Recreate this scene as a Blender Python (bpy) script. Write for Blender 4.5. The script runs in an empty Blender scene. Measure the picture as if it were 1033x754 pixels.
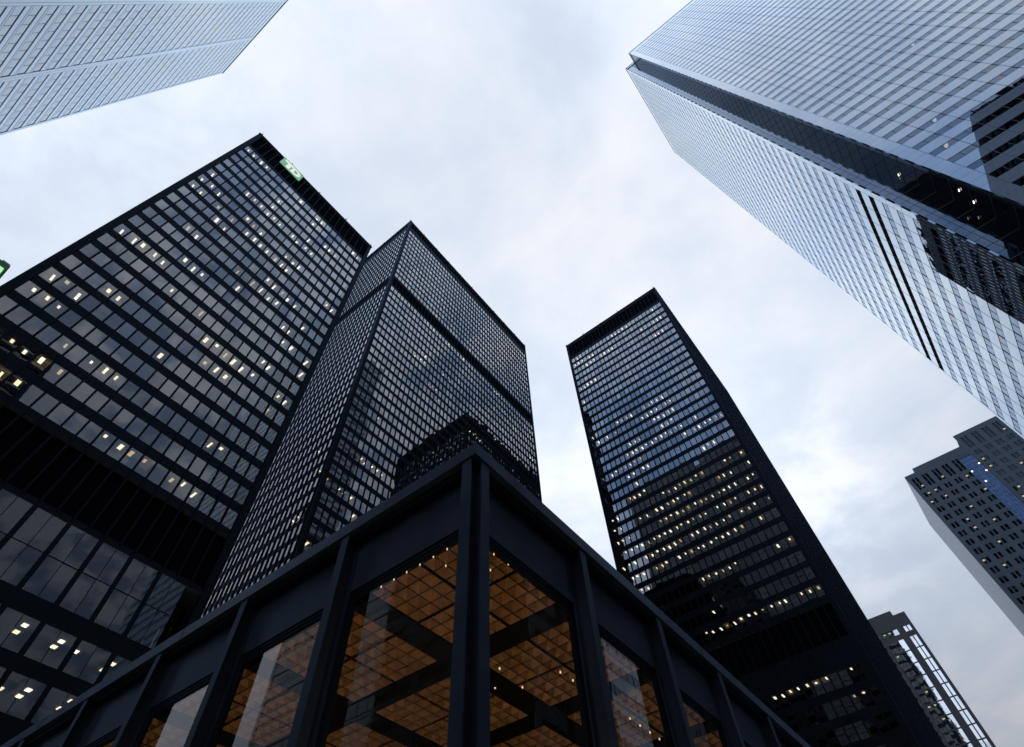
import bpy, math, random
import numpy as np
from mathutils import Matrix

# ------------------------------------------------------------------ camera, sky, sun, exposure
SC = bpy.context.scene
F = 565.4457                                   # focal length in pixels of a 1033 px wide frame
MR = np.array([[0.7867323, 0.6162130, -0.0365220],
               [-0.5287281, 0.6421404, -0.5550696],
               [-0.3185888, 0.4560014, 0.8310018]])   # rows: image right, image down, view direction
EYE = np.array([0.0, 0.0, 1.6])
cam = bpy.data.cameras.new('camera')
cam.sensor_width = 36.0
cam.lens = 36.0 * F / 1033.0
cam.clip_start = 0.05
cam.clip_end = 6000
cam_o = bpy.data.objects.new('camera', cam)
SC.collection.objects.link(cam_o)
r, d, f = MR
cam_o.matrix_world = Matrix(((r[0], -d[0], -f[0], 0), (r[1], -d[1], -f[1], 0), (r[2], -d[2], -f[2], 1.6), (0, 0, 0, 1)))
SC.camera = cam_o

SC.view_settings.view_transform = 'Standard'
SC.view_settings.look = 'None'
SC.view_settings.gamma = 1
SC.view_settings.use_curve_mapping = False
SC.view_settings.exposure = 0.0
SC.cycles.max_bounces = 8
SC.cycles.glossy_bounces = 5
SC.cycles.diffuse_bounces = 3
SC.cycles.transparent_max_bounces = 10
SC.cycles.use_denoising = True
SC.cycles.sample_clamp_indirect = 4

SUN_EL, SUN_AZ = 40.0, 180.0                   # degrees; azimuth measured from +X towards +Y
THIN = (-0.23, 0.70, 0.675)                     # where the cloud cover is thinnest and brightest
W = bpy.data.worlds.new('World')
SC.world = W
W.use_nodes = True
wt = W.node_tree
wt.nodes.clear()


def N(t, kind, **kw):
    n = t.nodes.new(kind)
    for k, v in kw.items():
        if k == 'inp':
            for kk, vv in v.items():
                n.inputs[kk].default_value = vv
        else:
            setattr(n, k, v)
    return n


def mathn(t, op, a, b=None, clamp=False):
    n = t.nodes.new('ShaderNodeMath')
    n.operation = op
    n.use_clamp = clamp
    for i, v in enumerate((a, b)):
        if v is None:
            continue
        if isinstance(v, (int, float)):
            n.inputs[i].default_value = v
        else:
            t.links.new(v, n.inputs[i])
    return n.outputs[0]


def build_sky():
    t = wt
    L = t.links.new
    sky = N(t, 'ShaderNodeTexSky', sky_type='NISHITA', sun_disc=False)
    sky.sun_elevation = math.radians(SUN_EL)
    sky.sun_rotation = math.radians(90 - SUN_AZ)
    bg1 = N(t, 'ShaderNodeBackground', inp={'Strength': 0.10})
    L(sky.outputs[0], bg1.inputs[0])
    tc = N(t, 'ShaderNodeTexCoord')
    sep = N(t, 'ShaderNodeSeparateXYZ')
    L(tc.outputs['Generated'], sep.inputs[0])
    zc = mathn(t, 'ADD', mathn(t, 'MAXIMUM', sep.outputs[2], 0.0), 0.12)
    px = mathn(t, 'DIVIDE', sep.outputs[0], zc)
    py = mathn(t, 'DIVIDE', sep.outputs[1], zc)
    comb = N(t, 'ShaderNodeCombineXYZ', inp={2: 3.7})
    L(px, comb.inputs[0])
    L(py, comb.inputs[1])
    n1 = N(t, 'ShaderNodeTexNoise', inp={'Scale': 1.5, 'Detail': 8.0, 'Roughness': 0.52, 'Distortion': 0.5})
    L(comb.outputs[0], n1.inputs['Vector'])
    n2 = N(t, 'ShaderNodeTexNoise', inp={'Scale': 4.2, 'Detail': 9.0, 'Roughness': 0.58, 'Distortion': 0.25})
    L(comb.outputs[0], n2.inputs['Vector'])
    mixn = mathn(t, 'ADD', mathn(t, 'MULTIPLY', n1.outputs[0], 0.56), mathn(t, 'MULTIPLY', n2.outputs[0], 0.44))
    rmp = N(t, 'ShaderNodeValToRGB')
    L(mixn, rmp.inputs[0])
    e = rmp.color_ramp.elements
    e[0].position, e[0].color = 0.36, (0.67, 0.79, 0.985, 1)
    e[1].position, e[1].color = 0.64, (1.0, 1.035, 1.10, 1)
    m = e.new(0.50)
    m.color = (0.805, 0.89, 1.035, 1)
    # an overcast sky is brightest overhead and falls off towards the horizon
    zz = mathn(t, 'MAXIMUM', sep.outputs[2], 0.0)
    mr = N(t, 'ShaderNodeMapRange', interpolation_type='SMOOTHSTEP', inp={1: 0.10, 2: 0.80, 3: 0.37, 4: 0.84})
    L(zz, mr.inputs[0])
    # the cloud cover is thinnest, and so brightest, in one direction
    dot = N(t, 'ShaderNodeVectorMath', operation='DOT_PRODUCT')
    L(tc.outputs['Generated'], dot.inputs[0])
    dot.inputs[1].default_value = THIN
    glow = mathn(t, 'POWER', mathn(t, 'MAXIMUM', dot.outputs['Value'], 0.0), 14.0)
    bank = None
    for d_, pw, am in (((-0.885, -0.075, 0.46), 60.0, 0.42), ((0.46, 0.02, 0.888), 20.0, 0.40), ((-0.2, -0.72, 0.66), 9.0, 0.95), ((-0.05, 0.79, 0.61), 90.0, 0.22), ((-0.40, 0.66, 0.64), 60.0, 0.10)):
        dn = N(t, 'ShaderNodeVectorMath', operation='DOT_PRODUCT')
        L(tc.outputs['Generated'], dn.inputs[0])
        dn.inputs[1].default_value = d_
        pt = mathn(t, 'MULTIPLY', mathn(t, 'POWER', mathn(t, 'MAXIMUM', dn.outputs['Value'], 0.0), pw), am)
        bank = pt if bank is None else mathn(t, 'ADD', bank, pt)
    lump = N(t, 'ShaderNodeMapRange', interpolation_type='SMOOTHSTEP', inp={1: 0.38, 2: 0.58, 3: 0.45, 4: 1.15})
    L(n2.outputs[0], lump.inputs[0])
    grad = mathn(t, 'ADD', mathn(t, 'ADD', mr.outputs[0], mathn(t, 'MULTIPLY', glow, 0.12)), mathn(t, 'MULTIPLY', bank, lump.outputs[0]))
    # openings of blue between the clouds on the side behind the viewer
    dv = N(t, 'ShaderNodeVectorMath', operation='DOT_PRODUCT')
    L(tc.outputs['Generated'], dv.inputs[0])
    dv.inputs[1].default_value = (0.0, -1.0, 0.0)
    side = N(t, 'ShaderNodeMapRange', interpolation_type='SMOOTHSTEP', inp={1: 0.30, 2: 0.60})
    L(dv.outputs['Value'], side.inputs[0])
    hole = N(t, 'ShaderNodeMapRange', interpolation_type='SMOOTHSTEP', inp={1: 0.60, 2: 0.44})
    L(n2.outputs[0], hole.inputs[0])
    mb = N(t, 'ShaderNodeMix', data_type='RGBA')
    mid = N(t, 'ShaderNodeMapRange', interpolation_type='SMOOTHSTEP', inp={1: 0.48, 2: 0.66})
    L(sep.outputs[2], mid.inputs[0])
    L(mathn(t, 'MULTIPLY', mathn(t, 'MULTIPLY', side.outputs[0], mid.outputs[0]), mathn(t, 'ADD', mathn(t, 'MULTIPLY', hole.outputs[0], 0.45), 0.5)), mb.inputs[0])
    L(rmp.outputs[0], mb.inputs[6])
    mb.inputs[7].default_value = (0.36, 0.58, 1.0, 1)
    # and a few smaller openings high up to the east
    dx = N(t, 'ShaderNodeMapRange', interpolation_type='SMOOTHSTEP', inp={1: 0.27, 2: 0.37})
    L(sep.outputs[0], dx.inputs[0])
    hole2 = N(t, 'ShaderNodeMapRange', interpolation_type='SMOOTHSTEP', inp={1: 0.56, 2: 0.40})
    n3 = N(t, 'ShaderNodeTexNoise', inp={'Scale': 9.0, 'Detail': 7.0, 'Roughness': 0.55, 'Distortion': 0.4})
    L(comb.outputs[0], n3.inputs['Vector'])
    L(n3.outputs[0], hole2.inputs[0])
    mb2 = N(t, 'ShaderNodeMix', data_type='RGBA')
    dy = N(t, 'ShaderNodeMapRange', interpolation_type='SMOOTHSTEP', inp={1: -0.17, 2: -0.07})
    L(sep.outputs[1], dy.inputs[0])
    L(mathn(t, 'MULTIPLY', mathn(t, 'MULTIPLY', mathn(t, 'MULTIPLY', dx.outputs[0], dy.outputs[0]), hole2.outputs[0]), 0.72), mb2.inputs[0])
    L(mb.outputs[2], mb2.inputs[6])
    mb2.inputs[7].default_value = (0.20, 0.33, 0.60, 1)
    bg2 = N(t, 'ShaderNodeBackground')
    L(mb2.outputs[2], bg2.inputs[0])
    L(mathn(t, 'MULTIPLY', grad, 1.07), bg2.inputs[1])
    mx = N(t, 'ShaderNodeMixShader', inp={0: 0.94})
    L(bg1.outputs[0], mx.inputs[1])
    L(bg2.outputs[0], mx.inputs[2])
    out = N(t, 'ShaderNodeOutputWorld')
    L(mx.outputs[0], out.inputs[0])


build_sky()
sun = bpy.data.lights.new('sun', 'SUN')
sun.energy = 0.5
sun.angle = math.radians(20)
sun.color = (1.0, 0.95, 0.88)
sun_o = bpy.data.objects.new('sun', sun)
SC.collection.objects.link(sun_o)
sun_o.rotation_euler = (math.radians(90 - SUN_EL), 0, math.radians(90 + SUN_AZ))

rng = random.Random(7)
COL = SC.collection


# ------------------------------------------------------------------ helpers
def proj(P):
    q = (np.asarray(P, float) - EYE) @ MR.T
    zz = np.maximum(q[..., 2], 1e-6)
    xy = q[..., :2] / zz[..., None] * F + np.array([516.5, 377.0])
    return xy, q[..., 2]


OCC = {}                                        # name -> box (x0,x1,y0,y1,z0,z1): what hides what from the camera


def seen(P, own=None):
    """which of the points P stand in the frame with nothing in front of them"""
    P = np.asarray(P, float).reshape(-1, 3)
    xy, zc = proj(P)
    ok = (zc > 0) & (xy[:, 0] > -15) & (xy[:, 0] < 1048) & (xy[:, 1] > -15) & (xy[:, 1] < 769)
    D = P - EYE
    for k, b in OCC.items():
        lo, hi = np.array(b[0::2], float), np.array(b[1::2], float)
        if k == own:
            lo, hi = lo + 0.6, hi - 0.6
        with np.errstate(divide='ignore', invalid='ignore'):
            t1, t2 = (lo - EYE) / D, (hi - EYE) / D
        tn, tf = np.minimum(t1, t2).max(1), np.maximum(t1, t2).min(1)
        ok &= ~((tn < tf) & (tn < 0.995) & (tf > 0))
    return ok


def area(quads):
    xy, zc = proj(quads)
    x, y = xy[..., 0], xy[..., 1]
    a = 0.5 * np.abs((x * np.roll(y, -1, -1) - y * np.roll(x, -1, -1)).sum(-1))
    return np.where(zc.min(-1) > 0, a, 0)


def mesh(name, V, Fc, mats, mi=None, parent=None, **props):
    me = bpy.data.meshes.new(name)
    me.from_pydata([tuple(map(float, v)) for v in V], [], Fc)
    if not isinstance(mats, (list, tuple)):
        mats = [mats]
    for m in mats:
        me.materials.append(m)
    if mi is not None:
        me.polygons.foreach_set('material_index', mi)
    me.update()
    o = bpy.data.objects.new(name, me)
    COL.objects.link(o)
    if parent is not None:
        o.parent = parent
    for k, v in props.items():
        o[k] = v
    return o


def thing(name, label, cat, loc=(0, 0, 0), group=None):
    o = bpy.data.objects.new(name, None)
    COL.objects.link(o)
    o.empty_display_size = 0.5
    o['label'] = label
    o['category'] = cat
    if group:
        o['group'] = group
    return o


class G:
    """collects shapes for one mesh"""
    def __init__(s):
        s.V, s.F, s.M = [], [], []

    def add(s, V, Fc, m=0):
        n = len(s.V)
        s.V += [tuple(v) for v in V]
        s.F += [tuple(i + n for i in f) for f in Fc]
        s.M += [m] * len(Fc) if isinstance(m, int) else list(m)
        return s

    def box(s, x0, x1, y0, y1, z0, z1, m=0, mb=None, mt=None):
        V = [(x0, y0, z0), (x1, y0, z0), (x1, y1, z0), (x0, y1, z0), (x0, y0, z1), (x1, y0, z1), (x1, y1, z1), (x0, y1, z1)]
        Fc = [(0, 1, 5, 4), (1, 2, 6, 5), (2, 3, 7, 6), (3, 0, 4, 7), (4, 5, 6, 7), (3, 2, 1, 0)]
        return s.add(V, Fc, [m, m, m, m, m if mt is None else mt, m if mb is None else mb])

    def prism(s, poly, z0, z1, m=0, mb=None):
        n = len(poly)
        V = [(x, y, z0) for x, y in poly] + [(x, y, z1) for x, y in poly]
        Fc = [(i, (i + 1) % n, n + (i + 1) % n, n + i) for i in range(n)]
        Fc += [tuple(range(n, 2 * n)), tuple(reversed(range(n)))]
        return s.add(V, Fc, [m] * (n + 1) + [m if mb is None else mb])

    def out(s, name, mats, parent=None, **props):
        return mesh(name, s.V, s.F, mats, s.M, parent, **props)


class Face:
    """one vertical side of a building; u runs along it so that u x z is the outward normal"""
    def __init__(s, o, u, length):
        s.o = np.array([o[0], o[1], 0.0])
        s.u = np.array([u[0], u[1], 0.0])
        s.n = np.array([u[1], -u[0], 0.0])
        s.L = length

    def p(s, u, z, dep=0.0):
        return s.o + s.u * u + s.n * dep + np.array([0, 0, z])

    def box(s, g, u0, u1, z0, z1, d0, d1, m=0, mb=None):
        """box between depths d0 < d1 (d1 is the outer side)"""
        V = [s.p(u0, z0, d1), s.p(u1, z0, d1), s.p(u1, z0, d0), s.p(u0, z0, d0),
             s.p(u0, z1, d1), s.p(u1, z1, d1), s.p(u1, z1, d0), s.p(u0, z1, d0)]
        Fc = [(0, 1, 5, 4), (1, 2, 6, 5), (2, 3, 7, 6), (3, 0, 4, 7), (4, 5, 6, 7), (3, 2, 1, 0)]
        g.add(V, Fc, [m, m, m, m, m, m if mb is None else mb])


def rect_faces(x0, x1, y0, y1):
    return {'+X': Face((x1, y0), (0, 1), y1 - y0), '-Y': Face((x0, y0), (1, 0), x1 - x0),
            '-X': Face((x0, y1), (0, -1), y1 - y0), '+Y': Face((x1, y1), (-1, 0), x1 - x0)}


def split(name, items, mats, parent, own, limit=100):
    """items: (quad for judging size, verts, faces, material index). The largest in view become parts of
    their own, what is left becomes one part of kind stuff."""
    if not items:
        return []
    Q = np.array([it[0] for it in items])
    a = area(Q) * seen(Q.mean(1), own)
    order = np.argsort(-a)
    g = G()
    made = []
    for k, i in enumerate(order):
        it = items[i]
        if k < limit and a[i] > 0:
            made.append((G().add(it[1], it[2], it[3]).out(name, mats, parent), it))
        else:
            g.add(it[1], it[2], it[3])
    if g.V:
        g.out(name, mats, parent, kind='stuff')
    return made


def pane(fc, u0, u1, z0, z1, dep, tilt=0.0032):
    a, b = rng.gauss(0, tilt), rng.gauss(0, tilt)
    du, dz = (u1 - u0) / 2, (z1 - z0) / 2
    V = [fc.p(u0, z0, dep - a * du - b * dz), fc.p(u1, z0, dep + a * du - b * dz),
         fc.p(u1, z1, dep + a * du + b * dz), fc.p(u0, z1, dep - a * du + b * dz)]
    return V


def light_box(fc, u0, u1, d0, d1, z):
    """a ceiling fitting hung just under the ceiling at height z, between depths d0 and d1 behind the glass"""
    g = G()
    fc.box(g, u0, u1, z - 0.07, z - 0.005, -d1, -d0)
    q = [fc.p(u0, z - 0.07, -d0), fc.p(u1, z - 0.07, -d0), fc.p(u1, z - 0.07, -d1), fc.p(u0, z - 0.07, -d1)]
    return (q, g.V, g.F, 0)


def fitting_visible(fc, it, z0, z1):
    """does the line of sight to the fitting pass through the window opening z0..z1"""
    P = np.mean(it[0], axis=0)
    D = P - EYE
    dn = float(D @ fc.n)
    if dn >= 0:
        return False
    t = float((fc.o - EYE) @ fc.n) / dn
    z = EYE[2] + t * D[2]
    return z0 < z < z1


# ------------------------------------------------------------------ materials
def principled(name, col, rough=0.5, spec=0.5, tint=None, cior=1.5, metal=0.0, coat=0.0, coat_rough=0.05, var=0.0, vscale=0.3, bump=0.0, bscale=1.0):
    m = bpy.data.materials.new(name)
    m.use_nodes = True
    t = m.node_tree
    b = t.nodes['Principled BSDF']
    b.inputs['Base Color'].default_value = (*col, 1)
    b.inputs['Roughness'].default_value = rough
    b.inputs['Specular IOR Level'].default_value = spec
    b.inputs['Metallic'].default_value = metal
    if tint:
        b.inputs['Specular Tint'].default_value = (*tint, 1)
    b.inputs['Coat IOR'].default_value = cior
    b.inputs['Coat Weight'].default_value = coat
    b.inputs['Coat Roughness'].default_value = coat_rough
    if var or bump:
        tc = N(t, 'ShaderNodeTexCoord')
    if var:
        n = N(t, 'ShaderNodeTexNoise', inp={'Scale': vscale, 'Detail': 6.0, 'Roughness': 0.6})
        t.links.new(tc.outputs['Object'], n.inputs['Vector'])
        mr = N(t, 'ShaderNodeMapRange', inp={1: 0.3, 2: 0.7, 3: 1 - var, 4: 1 + var})
        t.links.new(n.outputs[0], mr.inputs[0])
        mm = N(t, 'ShaderNodeMix', data_type='RGBA', blend_type='MULTIPLY', inp={0: 1.0})
        mm.inputs[6].default_value = (*col, 1)
        t.links.new(mr.outputs[0], mm.inputs[7])
        t.links.new(mm.outputs[2], b.inputs['Base Color'])
        mr2 = N(t, 'ShaderNodeMapRange', inp={1: 0.3, 2: 0.7, 3: max(rough - 0.08, 0.02), 4: rough + 0.08})
        t.links.new(n.outputs[0], mr2.inputs[0])
        t.links.new(mr2.outputs[0], b.inputs['Roughness'])
    if bump:
        n = N(t, 'ShaderNodeTexNoise', inp={'Scale': bscale, 'Detail': 2.0})
        t.links.new(tc.outputs['Object'], n.inputs['Vector'])
        bp = N(t, 'ShaderNodeBump', inp={'Strength': 1.0, 'Distance': bump})
        t.links.new(n.outputs[0], bp.inputs['Height'])
        t.links.new(bp.outputs[0], b.inputs['Normal'])
    return m


def black_steel(name, col, rough, k, refl=(0.50, 0.68, 1.0), vscale=0.25, ior=1.45, dr=0.07, dv=0.25):
    """matt black painted steel: a dark base under a weak bluish sheen"""
    m = bpy.data.materials.new(name)
    m.use_nodes = True
    t = m.node_tree
    t.nodes.clear()
    L = t.links.new
    tc = N(t, 'ShaderNodeTexCoord')
    n = N(t, 'ShaderNodeTexNoise', inp={'Scale': vscale, 'Detail': 6.0, 'Roughness': 0.6})
    L(tc.outputs['Object'], n.inputs['Vector'])
    mr = N(t, 'ShaderNodeMapRange', inp={1: 0.3, 2: 0.7, 3: max(rough - dr, 0.0), 4: rough + dr})
    L(n.outputs[0], mr.inputs[0])
    mc = N(t, 'ShaderNodeMapRange', inp={1: 0.3, 2: 0.7, 3: 1 - dv, 4: 1 + dv})
    L(n.outputs[0], mc.inputs[0])
    mm = N(t, 'ShaderNodeMix', data_type='RGBA', blend_type='MULTIPLY', inp={0: 1.0})
    mm.inputs[6].default_value = (*col, 1)
    L(mc.outputs[0], mm.inputs[7])
    df = N(t, 'ShaderNodeBsdfDiffuse')
    L(mm.outputs[2], df.inputs[0])
    gl = N(t, 'ShaderNodeBsdfGlossy', inp={'Color': (*refl, 1)})
    L(mr.outputs[0], gl.inputs['Roughness'])
    fr = N(t, 'ShaderNodeFresnel', inp={'IOR': ior})
    mx = N(t, 'ShaderNodeMixShader')
    L(mathn(t, 'MULTIPLY', fr.outputs[0], k, True), mx.inputs[0])
    L(df.outputs[0], mx.inputs[1])
    L(gl.outputs[0], mx.inputs[2])
    o = N(t, 'ShaderNodeOutputMaterial')
    L(mx.outputs[0], o.inputs[0])
    return m


def glass(name, tint, refl, ior, mult=1.8, wave=0.0025, wscale=0.6, blind=None, rough=0.0):
    """window glass: Fresnel mix of a mirror coat and the tinted view inside (or a drawn blind)"""
    m = bpy.data.materials.new(name)
    m.use_nodes = True
    t = m.node_tree
    t.nodes.clear()
    L = t.links.new
    tc = N(t, 'ShaderNodeTexCoord')
    n = N(t, 'ShaderNodeTexNoise', inp={'Scale': wscale, 'Detail': 1.0})
    L(tc.outputs['Object'], n.inputs['Vector'])
    bp = N(t, 'ShaderNodeBump', inp={'Strength': 1.0, 'Distance': wave})
    L(n.outputs[0], bp.inputs['Height'])
    fr = N(t, 'ShaderNodeFresnel', inp={'IOR': ior})
    gl = N(t, 'ShaderNodeBsdfGlossy', inp={'Color': (*refl, 1), 'Roughness': rough})
    L(bp.outputs[0], gl.inputs['Normal'])
    if blind:
        tr = N(t, 'ShaderNodeBsdfDiffuse', inp={'Color': (*blind, 1)})
    else:
        tr = N(t, 'ShaderNodeBsdfTransparent', inp={'Color': (*tint, 1)})
    mx = N(t, 'ShaderNodeMixShader')
    L(mathn(t, 'MULTIPLY', fr.outputs[0], mult, True), mx.inputs[0])     # two panes, four surfaces
    L(tr.outputs[0], mx.inputs[1])
    L(gl.outputs[0], mx.inputs[2])
    o = N(t, 'ShaderNodeOutputMaterial')
    L(mx.outputs[0], o.inputs[0])
    return m


def emit(name, col, s):
    m = bpy.data.materials.new(name)
    m.use_nodes = True
    t = m.node_tree
    t.nodes.clear()
    e = N(t, 'ShaderNodeEmission', inp={'Color': (*col, 1), 'Strength': s})
    o = N(t, 'ShaderNodeOutputMaterial')
    t.links.new(e.outputs[0], o.inputs[0])
    m.cycles.emission_sampling = 'NONE'
    return m


M = {}
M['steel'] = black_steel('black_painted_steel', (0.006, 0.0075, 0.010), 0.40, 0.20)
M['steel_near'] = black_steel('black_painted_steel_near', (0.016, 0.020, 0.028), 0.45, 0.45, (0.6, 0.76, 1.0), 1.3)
M['louvre'] = black_steel('louvre_black', (0.003, 0.003, 0.004), 0.6, 0.04)
M['ceiling'] = principled('office_ceiling', (0.16, 0.155, 0.145), 0.8, 0.2)
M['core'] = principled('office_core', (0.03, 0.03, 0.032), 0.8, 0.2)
M['bronze_glass'] = glass('bronze_glass', (0.38, 0.355, 0.32), (0.90, 0.95, 1.0), 1.55, 2.35)
M['bronze_glass_blue'] = glass('bronze_glass_cool', (0.36, 0.345, 0.32), (0.82, 0.90, 1.0), 1.53, 2.0)
M['bronze_glass_blind'] = glass('bronze_glass_blind', (0, 0, 0), (0.90, 0.95, 1.0), 1.55, 2.35, blind=(0.03, 0.03, 0.033))
M['bright_glass'] = glass('bright_bronze_glass', (0.38, 0.355, 0.32), (0.92, 0.96, 1.0), 1.6, 2.4)
M['bright_glass_b'] = glass('bright_bronze_glass_b', (0.36, 0.345, 0.32), (0.86, 0.92, 1.0), 1.58, 2.1)
M['side_glass'] = glass('side_bronze_glass', (0.36, 0.345, 0.32), (0.84, 0.91, 1.0), 1.5, 1.6)
BRIGHT_GLASS = [M['bright_glass'], M['bright_glass_b'], M['side_glass']]
TD_GLASS = [M['bronze_glass'], M['bronze_glass_blue'], M['bronze_glass_blind']]
M['tube'] = emit('warm_ceiling_light', (1.0, 0.85, 0.62), 3.6)
M['tube_white'] = emit('neutral_ceiling_light', (1.0, 0.92, 0.78), 4.0)
M['ceiling_glow'] = emit('painted_ceiling_glow', (1.0, 0.72, 0.36), 0.11)  # lamplight on lit rooms' ceilings, painted as emission
M['tube_dim'] = emit('dim_ceiling_light', (1.0, 0.76, 0.45), 1.4)
M['ground'] = principled('granite_paving', (0.22, 0.22, 0.22), 0.6, 0.4, var=0.15, vscale=0.4)
M['asphalt'] = principled('asphalt', (0.05, 0.05, 0.052), 0.8, 0.3, var=0.2, vscale=0.8)
M['paint'] = principled('road_paint', (0.75, 0.75, 0.72), 0.6)
M['kerb'] = principled('kerb_stone', (0.3, 0.3, 0.29), 0.7)

# ------------------------------------------------------------------ ground
g = G()
g.add([(-3000, -3000, 0), (3000, -3000, 0), (3000, 3000, 0), (-3000, 3000, 0)], [(0, 1, 2, 3)])
g.out('ground', M['ground'], kind='structure')
g = G()
g.add([(14, -400, 0.004), (26, -400, 0.004), (26, 600, 0.004), (14, 600, 0.004)], [(0, 1, 2, 3)])
g.out('road', M['asphalt'], kind='structure')
g = G()
for k in range(-60, 100):
    g.add([(19.9, k * 6, 0.008), (20.1, k * 6, 0.008), (20.1, k * 6 + 3, 0.008), (19.9, k * 6 + 3, 0.008)], [(0, 1, 2, 3)])
g.out('road_marking', M['paint'], kind='structure')
for xk in (13.7, 26.0):
    G().box(xk, xk + 0.3, -400, 600, 0.002, 0.13).out('kerb', M['kerb'], kind='structure')

# ------------------------------------------------------------------ what hides what (plans of the buildings)
T1 = (-103.0, -54.0, -11.66, 21.35, 133.2)
T2 = (-108.5, -70.7, 37.9, 113.2, 222.6)
T3 = (-46.2, -7.55, 103.0, 162.0, 183.4)
OCC['tower1'] = T1[:4] + (0, T1[4])
OCC['tower2'] = T2[:4] + (0, T2[4])
OCC['tower3'] = T3[:4] + (0, T3[4])
OCC['glass'] = (33.8, 88, 61, 109, 0, 298)
OCC['pavilion'] = (-30.9, -3.95, 4.5, 31.5, 0, 8.35)


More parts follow.
